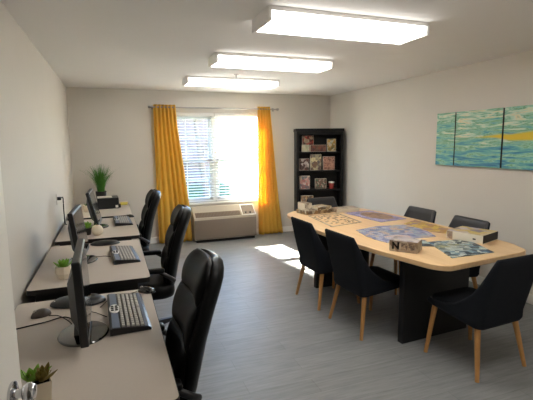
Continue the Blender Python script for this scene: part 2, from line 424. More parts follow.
bm = B(); bbox(bm, ((WX0+WX1)/2, YB+.035, WZ0+.01), (WX1-WX0-.004, .11, .02), .004); finish('window_sill', bm, M['white'], w)

# blinds, one for each unit
def blind(x0, x1, label):
    t = thing('window_blind', label, 'blind', ((x0+x1)/2, YB+.045, WZ1))
    wd = x1-x0
    bm = B(); bbox(bm, (0, 0, -.028), (wd, .055, .05), .004); finish('headrail', bm, M['white'], t)
    bm = B(); z = -.075; tilt = R(13)
    while z > -(WZ1-WZ0)+.075:
        bbox(bm, (0, 0, 0), (wd-.006, .046, .0026), mtx=Matrix.Translation((0, 0, z)) @ Matrix.Rotation(tilt, 4, 'X'))
        z -= .046
    finish('slats', bm, M['slat'], t)
    bm = B(); bbox(bm, (0, 0, -(WZ1-WZ0)+.045), (wd-.004, .045, .018), .004); finish('bottom_rail', bm, M['white'], t)
    for px in (-.32*wd, .32*wd):
        bm = B(); tube(bm, [(px, -.026, -.05), (px, -.026, -(WZ1-WZ0)+.05)], .0016, 6); finish('ladder_cord', bm, M['white'], t)
blind(WX0+.008, 1.635, 'white horizontal slat blind over the window half showing the brick building')
blind(1.655, WX1-.008, 'white horizontal slat blind over the bright window half beside the bookshelf curtain')

# curtain rod and curtains
t = thing('curtain_rod', 'thin metal curtain rod above the window carrying the yellow curtains', 'curtain rod', (1.67, YB-.1, 2.185))
bm = B(); tube(bm, [(-1.06, 0, 0), (1.06, 0, 0)], .011, 12); finish('rod', bm, M['steel'], t, True)
for s in (-1, 1):
    bm = B(); lathe(bm, [(.001, -.02), (.018, -.02), (.022, 0), (.018, .02), (.001, .02)], 14); finish('finial', bm, M['steel'], t, True, (s*1.07, 0, 0), (0, R(90), 0))
    bm = B(); tube(bm, [(s*1.02, 0, 0), (s*1.02, .095, 0)], .007, 8); bbox(bm, (s*1.02, .096, 0), (.03, .006, .06)); finish('bracket', bm, M['steel'], t)
def curtain(name, label, left, right, waves, z0, seed):
    NU, NV = 150, 40
    rn = random.Random(seed); ph = [rn.uniform(0, 6.28) for _ in range(4)]
    bm = B(); top = 2.225
    def interp(tab, z):
        for (za, xa), (zb, xb) in zip(tab, tab[1:]):
            if za >= z >= zb: return xa+(xb-xa)*(za-z)/(za-zb)
        return tab[-1][1]
    g = []
    for j in range(NV+1):
        z = top+(z0-top)*j/NV; v = j/NV
        xl, xr = interp(left, z), interp(right, z); row = []
        for i in range(NU+1):
            u = i/NU
            uu = u+.012*math.sin(2*PI*2*u+ph[0])*v+.01*math.sin(2*PI*3*u+ph[1]+3*v)*v
            amp = .024+.012*v*math.sin(2*PI*u*1.3+ph[2])
            y = amp*math.sin(2*PI*waves*u+ph[3]*0+.5*math.sin(3*v+6*u)*v)+.010*v*math.sin(2*PI*(waves*.5)*u+ph[1])
            x = xl+(xr-xl)*uu + .006*v*math.cos(2*PI*waves*u)
            row.append(bm.verts.new((x, y, z)))
        g.append(row)
    for a, b in zip(g, g[1:]):
        for i in range(NU): bm.faces.new((a[i], a[i+1], b[i+1], b[i]))
    o = finish(name, bm, M['curtain'], None, 'all', (0, YB-.1, 0))
    s = o.modifiers.new('thickness', 'SOLIDIFY'); s.thickness = .003; s.offset = 0
    return tag(o, label, 'curtain', None)
curtain('curtain', 'long mustard yellow curtain on the window side by the computer desks', [(2.225, .66), (0, .645)],
        [(2.225, 1.0), (1.9, 1.02), (1.2, 1.10), (.62, 1.160), (.0, 1.183)], 6, .015, 3)
curtain('curtain', 'long mustard yellow curtain glowing in the sun next to the black bookshelf', [(2.225, 2.375), (0, 2.37)],
        [(2.225, 2.60), (1.4, 2.67), (.62, 2.75), (0, 2.83)], 5, .015, 9)

# air conditioner under the window
t = thing('air_conditioner', 'beige through-wall air conditioner unit under the window', 'air conditioner', (1.735, YB-.004, .045))
AW = 1.06
def prof_box(bm, prof, x0, x1):
    rings(bm, [[(x0, y, z) for y, z in prof], [(x1, y, z) for y, z in prof]])
bm = B(); prof_box(bm, [(0, 0), (-.27, 0), (-.285, .02), (-.285, .335), (-.275, .35), (0, .35)], -AW/2, AW/2); finish('body', bm, M['ac'], t)
bm = B(); bbox(bm, (0, -.292, .175), (AW-.008, .014, .315), .006); finish('front_panel', bm, M['ac_front'], t)
bm = B(); prof_box(bm, [(0, .35), (-.285, .35), (-.28, .36), (-.10, .515), (-.085, .525), (0, .525)], -AW/2, AW/2); finish('top_hood', bm, M['ac'], t)
a = math.atan2(.115, -.165)
def on_slope(x, f):                              # point on the hood's sloping face
    return (x, -.28+.18*f, .36+.155*f)
sl = math.atan2(.155, .18)
bm = B()
c = on_slope(-.12, .30); mt = Matrix.Translation(c) @ Matrix.Rotation(sl, 4, 'X')
bbox(bm, (0, 0, 0), (.76, .10, .004), mtx=mt, mi=0)
for i in range(30):
    bbox(bm, (-.355+.0245*i, 0, .004), (.006, .098, .008), mtx=mt, mi=1)
finish('air_grille', bm, [M['ac_dark'], M['ac_front']], t)
bm = B(); mt = Matrix.Translation(on_slope(.405, .52)) @ Matrix.Rotation(sl, 4, 'X')
for dx, dy, sx, sy in ((-.115, 0, .014, .214), (.115, 0, .014, .214), (0, -.107, .244, .014), (0, .107, .244, .014)):
    bbox(bm, (dx, dy, .004), (sx, sy, .014), .002, mtx=mt)
finish('control_frame', bm, M['white'], t)
bm = B(); bbox(bm, (0, 0, .001), (.216, .20, .004), mtx=mt); cp = finish('control_panel', bm, M['ac_front'], t)
for dx in (-.05, .03):
    bm = B(); lathe(bm, [(.017, 0), (.017, .012), (.013, .016), (.001, .016)], 16)
    bmesh.ops.transform(bm, matrix=mt @ Matrix.Translation((dx, -.06, .003)), verts=bm.verts); finish('knob', bm, M['black_plastic'], cp, True)
bm = B(); bbox(bm, (0, -.14, -.02), (AW-.06, .26, .04)); finish('plinth', bm, M['darkgap'], t)

# ceiling lights
def ceiling_light(x, y, label, proto=[]):
    if proto: return dup(proto[0], (x, y, H), 0, label)
    t = thing('ceiling_light', label, 'ceiling light', (x, y, H), 0, 'fluorescent fixtures on the ceiling')
    W, D, hh = 1.25, .33, .085
    bm = B(); bbox(bm, (0, 0, -.014), (W, D+.006, .026), .003); finish('housing', bm, M['white'], t)
    bm = B(); rings(bm, [[(s*(W/2-.02), yy, zz) for yy, zz in ((-D/2, -.027), (-D/2+.004, -.07), (-D/2+.02, -hh), (D/2-.02, -hh), (D/2-.004, -.07), (D/2, -.027))] for s in (-1, 1)])
    finish('diffuser', bm, M['lens'], t)
    for s in (-1, 1):
        bm = B(); bbox(bm, (s*(W/2-.01), 0, -.046), (.022, D+.006, .088), .004); finish('end_cap', bm, M['white'], t)
    proto.append(t); return t
ceiling_light(1.60, 2.73, 'fluorescent ceiling light directly above the conference table, largest of three')
ceiling_light(1.60, 4.13, 'fluorescent ceiling light between the other two, in the middle of the ceiling')
ceiling_light(1.60, 1.33, 'unseen fluorescent ceiling light added over the standing area between the door and the table')  # added out of view, in step with the row, to brighten the near desks
ceiling_light(1.57, 5.55, 'fluorescent ceiling light next to the window wall, smallest in view of three')
t = thing('fire_sprinkler', 'small chrome fire sprinkler on the ceiling beside the window-end light', 'sprinkler', (1.52, 5.15, H))
bm = B(); lathe(bm, [(.001, 0), (.032, 0), (.03, -.006), (.012, -.008), (.010, -.03), (.001, -.031)], 18); finish('escutcheon', bm, M['steel'], t, True)
bm = B(); lathe(bm, [(.001, -.046), (.016, -.046), (.016, -.043), (.003, -.042), (.003, -.03)], 14); finish('deflector', bm, M['steel'], t, True)

# ------------------------------------------------------------------ conference table
TA = 0.0; TC = Vector((2.655, 3.48))
def TW(u, v, z=0):
    return (TC.x+u*math.cos(TA)-v*math.sin(TA), TC.y+u*math.sin(TA)+v*math.cos(TA), z)
TZ = .75
t = thing('conference_table', 'long light maple conference table with clipped corners and black slab legs', 'table', (TC.x, TC.y, 0), TA)
raw = [(2.065, 2.27), (2.14, 2.178), (2.93, 2.262), (3.03, 2.29), (3.115, 2.50), (3.145, 2.9), (3.16, 3.4), (3.15, 3.9), (3.09, 4.45), (3.02, 4.68), (2.90, 4.79), (2.14, 4.80), (1.965, 4.63),
       (1.895, 4.15), (1.875, 3.65), (1.895, 3.2), (1.955, 2.75)]
raw = [(x-TC.x, y-TC.y) for x, y in raw]
ol = []
for i, p in enumerate(raw):                      # rounded corners
    a, b = Vector(raw[i-1]), Vector(raw[(i+1) % len(raw)]); p = Vector(p)
    da, db = (a-p), (b-p); r = min(.07, da.length*.45, db.length*.45)
    A, Bp = p+da.normalized()*r, p+db.normalized()*r
    for k in range(5):
        s = k/4; ol.append(tuple((1-s)**2*A+2*s*(1-s)*p+s*s*Bp))
def inset(o, d): return [(x*(1-d/.585), y*(1-d/1.24)) for x, y in o]
bm = B(); rings(bm, [[(x, y, TZ-.042) for x, y in inset(ol, .006)], [(x, y, TZ-.036) for x, y in ol], [(x, y, TZ-.004) for x, y in ol], [(x, y, TZ) for x, y in inset(ol, .004)]])
finish('tabletop', bm, M['maple'], t, True)
for u, v in ((-.205, -.845), (-.245, .57)):
    bm = B(); bbox(bm, (0, 0, .357), (.71, .055, .714), .004, 2, Matrix.Translation((u, v, 0)) @ Matrix.Rotation(R(3.4), 4, 'Z')); finish('leg', bm, M['pedestal'], t)
bm = B(); bbox(bm, (-.2, -.14, .66), (.05, 1.35, .09), .003); finish('rail', bm, M['pedestal'], t)

# ------------------------------------------------------------------ dining chairs
def loop_pts(hw, yf, yb, r, n=8, m=12):
    """rounded rectangle, starts at front centre, goes round via left side, back, right side"""
    cs = [(-hw+r*.6, yf-r*.6, r*.6, 90), (-hw+r, yb+r, r, 180), (hw-r, yb+r, r, 270), (hw-r*.6, yf-r*.6, r*.6, 0)]
    corner = [[(cx+rr*math.cos(R(a0+90*k/n)), cy+rr*math.sin(R(a0+90*k/n))) for k in range(n+1)] for cx, cy, rr, a0 in cs]
    def seg(a, b, m): return [(a[0]+(b[0]-a[0])*k/m, a[1]+(b[1]-a[1])*k/m) for k in range(1, m)]
    out = [(0, yf)]+seg((0, yf), corner[0][0], 4)+corner[0]+seg(corner[0][-1], corner[1][0], m)+corner[1]
    out += seg(corner[1][-1], corner[2][0], 10)+corner[2]+seg(corner[2][-1], corner[3][0], m)+corner[3]+seg(corner[3][-1], (0, yf), 4)
    return out
def chair_shell(m, cm, t):
    P = loop_pts(.235, .25, -.225, .055, 8, 30)
    RT = [(0, .435), (.3, .442), (.54, .475), (.69, .53), (.80, .585), (.87, .65), (.92, .72), (.955, .795), (.98, .855), (1.01, .862)]
    def rim(x, y):
        q = min(1, max(0, (.25-y)/.475))         # 0 front .. 1 back
        for (a, b), (c, d) in zip(RT, RT[1:]):
            if q <= c: return b+(d-b)*(q-a)/(c-a)
        return .862
    def zb(y): return .385-.045*min(1, max(0, (.25-y)/.475))
    def place(x, y, z, ins):
        q = min(1, max(0, (.25-y)/.475)); hgt = max(0, z-.42)
        s = 1-ins/.235
        yy = y*s - (.23*hgt)*q**1.2
        xx = x*s*(1+.05*min(1, hgt/.2)-.06*max(0, hgt-.2)*q)
        return (xx, yy, z)
    outer, inner = [], []
    NZ = 9
    loops = []
    loops.append([place(x*.80, y*.80, zb(y)+.0, 0) for x, y in P])
    loops.append([place(x*.95, y*.95, zb(y)+.006, 0) for x, y in P])
    for j in range(NZ+1):
        f = j/NZ
        loops.append([place(x, y, zb(y)+.03+(rim(x, y)-.012-zb(y)-.03)*f, 0) for x, y in P])
    loops.append([place(x, y, rim(x, y), .012) for x, y in P])
    for j in range(NZ+1):
        f = j/NZ
        loops.append([place(x, y, rim(x, y)-.012+(.41-rim(x, y)+.012)*f, .030) for x, y in P])
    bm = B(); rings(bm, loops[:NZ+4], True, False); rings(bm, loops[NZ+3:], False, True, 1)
    bmesh.ops.remove_doubles(bm, verts=bm.verts, dist=.00005)
    finish('shell', bm, [m, M['inner_lit']], t, 'all')
    S = loop_pts(.205, .245, -.19, .09)
    ls = []
    for sc, z in ((.9, .412), (.985, .418), (1, .432), (.985, .448), (.93, .457), (.6, .463), (.2, .465)):
        ls.append([(x*sc, .03+(y-.03)*sc, z) for x, y in S])
    bm = B(); rings(bm, ls); finish('seat_cushion', bm, cm, t, 'all')
    for sx in (-1, 1):
        for ty, fy_, tz in ((.195, .222, .40), (-.17, -.235, .36)):
            bm = B(); tube(bm, [(sx*.185, ty, tz), (sx*.24, fy_, 0)], [.021, .014], 12)
            for v in bm.verts:
                if v.co.z < .02: v.co.z = max(v.co.z, 0)
            finish('leg', bm, M['beech'], t, True)
LBL = {}
t = thing('dining_chair', 'charcoal shell chair with beech legs at the end of the table, whole and nearest', 'chair', (2.44, 2.215, 0), R(4), 'shell chairs around the conference table')
chair_shell(M['fabric'], M['fabric'], t); ch0 = t
G = 'shell chairs around the conference table'
dup(ch0, (2.055, 3.015, 0), R(-90+3), 'charcoal shell chair at the table side facing the desks, second from the window', G)
dup(ch0, (2.025, 3.69, 0), R(-90+2), 'charcoal shell chair at the table side facing the desks, closest to the sunlit floor', G)
far = dup(ch0, (2.965, 3.765, 0), R(90+2), 'dark shell chair against the painting wall, its back rising beside the lilac puzzle', G)
dup(ch0, (2.955, 3.07, 0), R(90), 'dark shell chair against the painting wall, its back rising behind the black-ended box', G)
dup(ch0, (2.70, 4.79, 0), R(180+3), 'dark shell chair at the head of the table in front of the bookshelf', G)

# ------------------------------------------------------------------ things on the table
PAL = dict(lilac=[(140, 134, 190), (176, 170, 214), (110, 106, 160), (190, 186, 220)],
           blue=[(60, 66, 110), (120, 124, 180), (190, 190, 206), (86, 96, 150), (150, 170, 190), (214, 170, 130), (70, 80, 120), (170, 176, 200)],
           yellow=[(214, 176, 70), (226, 200, 90), (190, 140, 60), (150, 120, 150), (230, 214, 150)],
           teal=[(26, 34, 48), (30, 44, 60), (70, 110, 140), (150, 180, 186), (214, 216, 206), (40, 60, 66), (24, 34, 44), (110, 140, 160), (190, 184, 120)],
           brown=[(96, 80, 70), (150, 130, 110), (190, 176, 156), (120, 100, 96), (70, 60, 58)],
           photo1=[(220, 200, 180), (170, 60, 50), (60, 40, 40), (200, 180, 150), (120, 90, 80)],
           photo2=[(230, 226, 214), (190, 120, 110), (90, 110, 120), (220, 200, 170), (70, 60, 56)],
           green=[(60, 110, 80), (200, 196, 180), (190, 150, 60), (40, 80, 70), (120, 150, 110)],
           rose=[(170, 120, 100), (196, 150, 130), (120, 80, 66), (210, 180, 160)])
def ragged(poly, step=.03, amp=.006, seed=1):
    rn = random.Random(seed); out = []
    for i, p in enumerate(poly):
        a, b = Vector(p), Vector(poly[(i+1) % len(poly)]); n = max(1, int((b-a).length/step)); nrm = Vector((-(b-a).y, (b-a).x)).normalized()
        for k in range(n): out.append(tuple(a+(b-a)*k/n+nrm*(amp*rn.uniform(-1, 1) if k else 0)))
    return out
def puzzle(name, label, poly, pal, sc, seed, rag=.006, center=None):
    cx = sum(p[0] for p in poly)/len(poly); cy = sum(p[1] for p in poly)/len(poly)
    bm = B(); prism(bm, ragged([(x-cx, y-cy) for x, y in poly], .03, rag, seed), 0, .003)
    o = finish(name, bm, print_mat(label[:20], PAL[pal], sc, seed, .4, lines=rag > 0, center=center), None, False, (cx, cy, TZ+.0005))
    return tag(o, label, 'jigsaw puzzle' if rag else 'print')
puzzle('jigsaw_puzzle', 'finished jigsaw in blue and lilac in the middle of the table', [(2.205, 3.455), (2.137, 3.16), (2.165, 2.90), (2.365, 2.965), (2.72, 2.94), (2.80, 3.13), (2.83, 3.30), (2.80, 3.50), (2.499, 3.545)], 'blue', 20, 2, center=([(220, 150, 120), (206, 180, 170), (190, 186, 200), (226, 170, 130)], .13, .09, -.12, -.16))
puzzle('jigsaw_puzzle', 'golden yellow jigsaw along the table edge on the painting side', [(2.845, 3.54), (3.09, 3.67), (3.09, 3.36), (3.06, 3.03), (2.90, 3.01), (2.82, 3.12), (2.845, 3.30)], 'yellow', 16, 5)
puzzle('jigsaw_puzzle', 'finished brown and lilac jigsaw beside the chair against the painting wall', [(2.63, 4.40), (3.02, 4.42), (3.06, 3.77), (2.68, 3.72)], 'lilac', 20, 8, center=([(110, 80, 66), (150, 112, 86), (180, 140, 110), (96, 84, 84)], .15, .27, .03, 0))
puzzle('jigsaw_puzzle', 'dark teal rectangular jigsaw on the table beside the chair at its end', [(2.50, 2.80), (2.31, 2.33), (2.731, 2.335), (2.888, 2.763)], 'teal', 22, 11, .003, center=([(120, 156, 170), (206, 210, 200), (60, 84, 96), (190, 186, 130), (160, 180, 180)], .15, .13, -.06, .02))
puzzle('jigsaw_puzzle', 'small pale teal jigsaw section touching the box with the black letter N', [(2.43, 2.86), (2.36, 2.70), (2.44, 2.66), (2.49, 2.79), (2.52, 2.86)], 'teal', 9, 17)
# unfinished border with loose pieces inside
p1 = [(2.141, 4.40), (2.072, 3.70), (2.50, 3.80), (2.56, 4.40)]
cx = sum(p[0] for p in p1)/4; cy = sum(p[1] for p in p1)/4
bm = B(); q = [Vector((x-cx, y-cy)) for x, y in p1]
for i in range(4):
    a, b = q[i], q[(i+1) % 4]; d_ = (b-a).normalized(); n_ = Vector((-d_.y, d_.x))
    if n_.dot(-(a+b)) < 0: n_ = -n_
    prism(bm, [tuple(a), tuple(b), tuple(b+n_*.02), tuple(a+n_*.02)], 0, .003)
tag(finish('jigsaw_border', bm, print_mat('border_print', PAL['brown'], 30, 4), None, False, (cx, cy, TZ+.0005)), 'dark rectangular border of an unfinished jigsaw at the window end of the table', 'jigsaw puzzle')
bm = B()
prism(bm, ragged([(-.014, -.011), (.014, -.011), (.014, .011), (-.014, .011)], .009, .003, 3), 0, .003)
pc = finish('jigsaw_piece', bm, print_mat('loose_piece_print', PAL['brown'], 60, 6))
tag(pc, 'loose jigsaw piece lying inside the unfinished dark border', 'jigsaw piece', 'loose jigsaw pieces inside the border')
n = 0; spots = []
while n < 46:
    s, u = rnd.random()*.82+.09, rnd.random()*.82+.09
    a = Vector(p1[0]).lerp(Vector(p1[1]), s); b = Vector(p1[3]).lerp(Vector(p1[2]), s); c = a.lerp(b, u)
    if any((c-o_).length < .036 for o_ in spots): continue
    spots.append(c)
    o = pc if n == 0 else pc.copy()
    if n: C.objects.link(o)
    o.location = (c.x, c.y, TZ+.0005); o.rotation_euler = (0, 0, rnd.uniform(0, 6.28)); n += 1
# boxes
def boxed(name, label, loc, size, rz, mats, letter=None):
    """lidded jigsaw box: base tray and printed lid"""
    t = thing(name, label, 'box', loc, rz)
    sx, sy, sz = size
    bm = B(); bbox(bm, (0, 0, sz*.3), (sx-.004, sy-.004, sz*.6), .001); finish('tray', bm, mats[0], t)
    bm = B(); bbox(bm, (0, 0, sz*.535), (sx, sy, sz*.93), .0015)
    for f in bm.faces: f.material_index = 1 if f.normal.z > .9 else (2 if abs(f.normal.x) > .9 else 0)
    finish('lid', bm, mats, t); return t
def text_mesh(body, size, m, parent, loc, rot, name='lettering', ext=.0006):
    cu = bpy.data.curves.new('txt', 'FONT'); cu.body = body; cu.size = size; cu.extrude = ext; cu.offset = .0035; cu.align_x = 'CENTER'; cu.align_y = 'CENTER'
    o = bpy.data.objects.new('txt', cu); C.objects.link(o)
    dg = bpy.context.evaluated_depsgraph_get(); me = bpy.data.meshes.new_from_object(o.evaluated_get(dg))
    bpy.data.objects.remove(o); me.materials.clear(); me.materials.append(m)
    k = bpy.data.objects.new(name, me); C.objects.link(k); k.parent = parent; k.location = loc; k.rotation_euler = rot; return k
brn = print_mat('brown_collage', PAL['brown'], 28, 21); brt = print_mat('pale_collage', [(150, 140, 160), (190, 180, 176), (110, 100, 110), (210, 196, 170), (150, 120, 100)], 14, 22)
e1 = Vector((2.155-2.024, 2.521-2.691)); e2 = Vector((2.284-2.155, 2.616-2.521))
cbox = Vector((2.024, 2.691))+(e1+e2)/2; rz = math.atan2(e1.y, e1.x)
tb = boxed('puzzle_box', 'brown patchwork box with a black letter N on the table edge', (cbox.x, cbox.y, TZ), (e1.length, .16, .088), rz, [brn, brt, brn])
text_mesh('N', .075, M['gloss_black'], tb, (-.058, -.0806, .044), (R(90), 0, 0))
for i, col in enumerate(((186, 170, 146), (168, 158, 150))):
    bm = B(); bbox(bm, (.008+.055*i, -.0806, .044), (.046, .0012, .06)); finish('side_picture', bm, print_mat('side_pic', [(196, 180, 156), (150, 130, 110), (90, 76, 70), col], 60, 30+i), tb)
dk = M['edge']
f1 = Vector((.1, -.3)); rz2 = math.atan2(f1.y, f1.x)
c2 = Vector((2.94, 2.75))
pal_top = print_mat('box_top_print', [(150, 140, 170), (190, 180, 190), (206, 180, 90), (120, 110, 130), (220, 206, 170)], 10, 25)
tb = boxed('puzzle_box', 'white-sided puzzle box with dark ends beside the teal jigsaw', (c2.x, c2.y, TZ), (.316, .285, .074), rz2, [M['whitebox'], pal_top, dk])
bm = B(); bbox(bm, (-.128, -.1431, .037), (.05, .001, .066)); finish('side_picture', bm, brn, tb)
bm = B(); bbox(bm, (.085, -.1431, .034), (.025, .001, .012)); finish('side_mark', bm, M['darkpot'], tb)
wb = M['whitebox']
pt = lambda i: print_mat('stack_top_%d' % i, [(214, 206, 180), (150, 120, 80), (96, 84, 72), (226, 220, 200), (180, 160, 110)], 22, 40+i)
boxed('puzzle_box', 'cream puzzle box under the upright white box near the bookshelf', TW(-.345, 1.10, TZ), (.36, .22, .045), R(8), [pt(6), pt(1), pt(7)])
boxed('puzzle_box', 'upright white box standing on the cream box in front of the bookshelf', TW(-.455, 1.12, TZ+.0455), (.10, .17, .085), R(6), [print_mat('white_front', [(226, 220, 204), (214, 206, 186), (150, 140, 124), (230, 226, 214)], 26, 51), pt(2), wb])
boxed('puzzle_box', 'thin patterned puzzle box lying on the cream box in front of the bookshelf', TW(-.255, 1.11, TZ+.0455), (.23, .19, .032), R(14), [pt(5), pt(3), wb])
boxed('puzzle_box', 'flat cream puzzle box lying beside the lilac jigsaw at the head of the table', TW(.06, 1.05, TZ), (.34, .17, .045), R(5), [wb, print_mat('flat_top', PAL['brown'], 14, 47), print_mat('flat_side', PAL['brown'], 20, 48)])

# ------------------------------------------------------------------ desks
def desk(name, label, y0, y1, x1, proto=None):
    """laminate desk against the left wall, sitter's side at x1"""
    x0 = XL+.03; W, D = y1-y0, x1-x0
    t = thing(name, label, 'desk', ((x0+x1)/2, (y0+y1)/2, 0), 0, 'computer desks in a row')
    r = .03
    pts = []
    for cxx, cyy, a0 in ((D/2-r, W/2-r, 0), (-D/2+r, W/2-r, 90), (-D/2+r, -W/2+r, 180), (D/2-r, -W/2+r, 270)):
        pts += [(cxx+r*math.cos(R(a0+15*k)), cyy+r*math.sin(R(a0+15*k))) for k in range(7)]
    bm = B(); prism(bm, [(x*.996, y*.997) for x, y in pts], .699, .73); finish('desktop', bm, M['laminate'], t)
    o = [(x*1.004, y*1.003) for x, y in pts]
    bm = B(); i_ = [(x*.995, y*.996) for x, y in pts]
    rings(bm, [[(x, y, .697) for x, y in i_], [(x, y, .697) for x, y in o], [(x, y, .728) for x, y in o], [(x, y, .728) for x, y in i_], [(x, y, .697) for x, y in i_]], False, False)
    finish('edge_band', bm, M['edge'], t)
    for s in (-1, 1):
        bm = B(); bbox(bm, (-.02, s*(W/2-.06), .35), (D-.12, .03, .696), .002); finish('side_panel', bm, M['edge'], t)
    bm = B(); bbox(bm, (-D/2+.10, 0, .45), (.02, W-.152, .49), .002); finish('modesty_panel', bm, M['edge'], t)
desk('computer_desk', 'beige computer desk with dark edge beside the open door, largest of the row', 1.36, 2.57, .178)
desk('computer_desk', 'beige computer desk second from the open door, with a faceted cream pot', 2.79, 3.99, .203)
desk('computer_desk', 'beige computer desk holding the round cream ball, third from the door', 4.18, 5.34, .225)
desk('computer_desk', 'beige desk in the corner by the window wall, with the tall grassy plant', 5.46, 6.88, .215)
DZ0 = .7305

def monitor(label, x, y, rz=-90, tilt=7, proto=[], tl=[]):
    t = thing('computer_monitor', label, 'monitor', (x, y, DZ0), R(rz), 'black computer monitors on the desks')
    bm = B(); lathe(bm, [(.001, 0), (.118, 0), (.12, .004), (.115, .010), (.06, .015), (.001, .016)], 40, sx=1.12, sy=.92); finish('base', bm, M['gloss_black'], t, True)
    bm = B(); rings(bm, [[(sx*w_, yy+sy*d_, z) for sx, sy in ((-1, -1), (1, -1), (1, 1), (-1, 1))] for w_, d_, yy, z in ((.045, .024, -.015, .012), (.036, .02, -.014, .06), (.034, .014, -.014, .14))])
    finish('neck', bm, M['gloss_black'], t)
    mt = Matrix.Translation((0, .016, .04)) @ Matrix.Rotation(R(tilt), 4, 'X')
    Wd, Ht = .48, .365
    bm = B(); bbox(bm, (0, -.0, Ht/2), (Wd, .034, Ht), .006, 2, mt)
    pn = finish('housing', bm, M['black_plastic'], t)
    bm = B()
    b0 = [(-.205, .05), (.205, .05), (.205, .32), (-.205, .32)]; b1 = [(-.13, .09), (.13, .09), (.13, .25), (-.13, .25)]
    rings(bm, [[mt @ Vector((a, -.016, b)) for a, b in b0], [mt @ Vector((a, -.05, b)) for a, b in b1]]); finish('back_bulge', bm, M['black_plastic'], t)
    bm = B(); bbox(bm, (0, .0175, Ht/2+.008), (Wd-.036, .003, Ht-.052), .0005, 1, mt); finish('screen', bm, M['screen'], pn)
    return t
monitor('black computer monitor on the desk beside the open door, largest of three', -.165, 2.03, -89, 2)
monitor('black computer monitor on the desk with the faceted cream pot', -.25, 3.40, -93, 7)
monitor('black computer monitor on the desk with the round cream ball', -.172, 4.78, -92, 13)

def keyboard(label, x, y, rz):
    t = thing('keyboard', label, 'keyboard', (x, y, DZ0), R(rz), 'multimedia keyboards on the desks')
    Wd, D = .49, .185
    bm = B()
    sec = [(-D/2, 0), (D/2, 0), (D/2, .030), (D/2-.01, .034), (-D/2+.012, .018), (-D/2, .012)]
    rings(bm, [[(xx, yy, zz) for yy, zz in sec] for xx in (-Wd/2, Wd/2)]); finish('base', bm, M['black_plastic'], t)
    def sur(yy): return .018+(yy+D/2-.012)*(.016/(D-.022))
    sl_ = math.atan2(.016, D-.022)
    bm = B(); bbox(bm, (0, 0, 0), (Wd-.01, .034, .004), .001, 1, Matrix.Translation((0, D/2-.028, sur(D/2-.028)+.001)) @ Matrix.Rotation(sl_, 4, 'X')); finish('media_strip', bm, M['kb_strip'], t)
    bm = B(); bbox(bm, (0, 0, 0), (Wd-.01, .016, .003), .001, 1, Matrix.Translation((0, -D/2+.020, sur(-D/2+.020))) @ Matrix.Rotation(sl_, 4, 'X')); finish('front_strip', bm, M['kb_strip'], t)
    bm = B(); lathe(bm, [(.001, 0), (.06, 0), (.058, .004), (.001, .0045)], 28, (0, D/2-.03, sur(D/2-.03)+.002), sx=1.0, sy=.42)
    mp_ = finish('media_pad', bm, M['kb_white'], t, True)
    for i in range(6):
        bm = B(); lathe(bm, [(.001, 0), (.0075, 0), (.0075, .003), (.001, .0035)], 12, ((i % 3-1)*.026, D/2-.03+(.010 if i < 3 else -.010), sur(D/2-.03)+.006))
        finish('media_button', bm, M['black_plastic'], mp_)
    base = None
    def key(xx, yy, w_):
        nonlocal base
        mtx = Matrix.Translation((xx, yy, sur(yy))) @ Matrix.Rotation(sl_, 4, 'X')
        if base is None or w_ != .0185:
            bm = B(); rings(bm, [[(sx*w_/2*s_, sy*.0078*s_, z) for sx, sy in ((-1, -1), (1, -1), (1, 1), (-1, 1))] for s_, z in ((1, 0), (.97, .006), (.80, .0095))])
            k = finish('key', bm, M['key'], t)
            if w_ == .0185: base = k
        else:
            k = base.copy(); C.objects.link(k); k.parent = t
        k.location = mtx.translation; k.rotation_euler = (sl_, 0, 0)
    rows = [-.053, -.032, -.011, .010, .033]
    for r_, yy in enumerate(rows):
        for c_ in range(18):
            xx = -.2225+c_*.0245+(.006 if c_ > 13 else 0)
            if r_ == 0 and 4 <= c_ <= 9: continue
            key(xx, yy, .0185)
    key(-.2225+6.5*.0245, rows[0], .14)
    return t
kb = keyboard('black keyboard with blue-grey strips on the desk beside the open door', .035, 2.205, 92)
dup(kb, (.055, 3.43, DZ0), R(94), 'black keyboard with blue-grey strips on the desk with the faceted cream pot')
dup(kb, (.085, 4.99, DZ0), R(92), 'black keyboard with blue-grey strips on the desk with the round cream ball')

def mouse(name, label, x, y, rz, m, size=(.058, .11, .034)):
    bm = B(); bmesh.ops.create_uvsphere(bm, u_segments=24, v_segments=14, radius=1)
    for v in bm.verts:
        z = v.co.z
        v.co = Vector((v.co.x*size[0]/2*(1-.12*v.co.y), v.co.y*size[1]/2, max(0, z)*size[2] if z > 0 else 0))
    t = thing(name, label, 'mouse', (x, y, DZ0), rz)
    finish('body', bm, m, t, 'all')
    bm = B(); lathe(bm, [(.001, -.004), (.009, -.004), (.009, .004), (.001, .004)], 14); finish('scroll_wheel', bm, M['key'], t, False, (0, size[1]*.28, size[2]*.78), (0, R(90), 0))
    return t
mouse('computer_mouse', 'black mouse at the edge of the nearest desk beside the gap', .155, 2.50, R(60), M['gloss_black'])
mouse('computer_mouse', 'black mouse at the corner of the desk with the round cream ball', .175, 5.29, R(75), M['gloss_black'])
mouse('computer_mouse', 'grey-brown mouse by the wall behind the largest monitor', -.385, 2.345, R(120), M['greymouse'], (.07, .10, .036))
def oval_device(label, x, y, rz, L_, W_, h, dot=True):
    t = thing('oval_speaker', label, 'speaker', (x, y, DZ0), rz)
    bm = B(); lathe(bm, [(.001, 0), (.9, 0), (1, .12*h), (.97, .4*h), (.8, .75*h), (.45, .97*h), (.001, h)], 40, sx=L_/2, sy=W_/2)
    finish('body', bm, M['black_plastic'], t, True)
    if dot:
        bm = B(); lathe(bm, [(.001, 0), (.004, 0), (.003, .002), (.001, .002)], 10, (-L_*.40, -W_*.12, h*.72)); finish('indicator', bm, M['kb_white'], t)
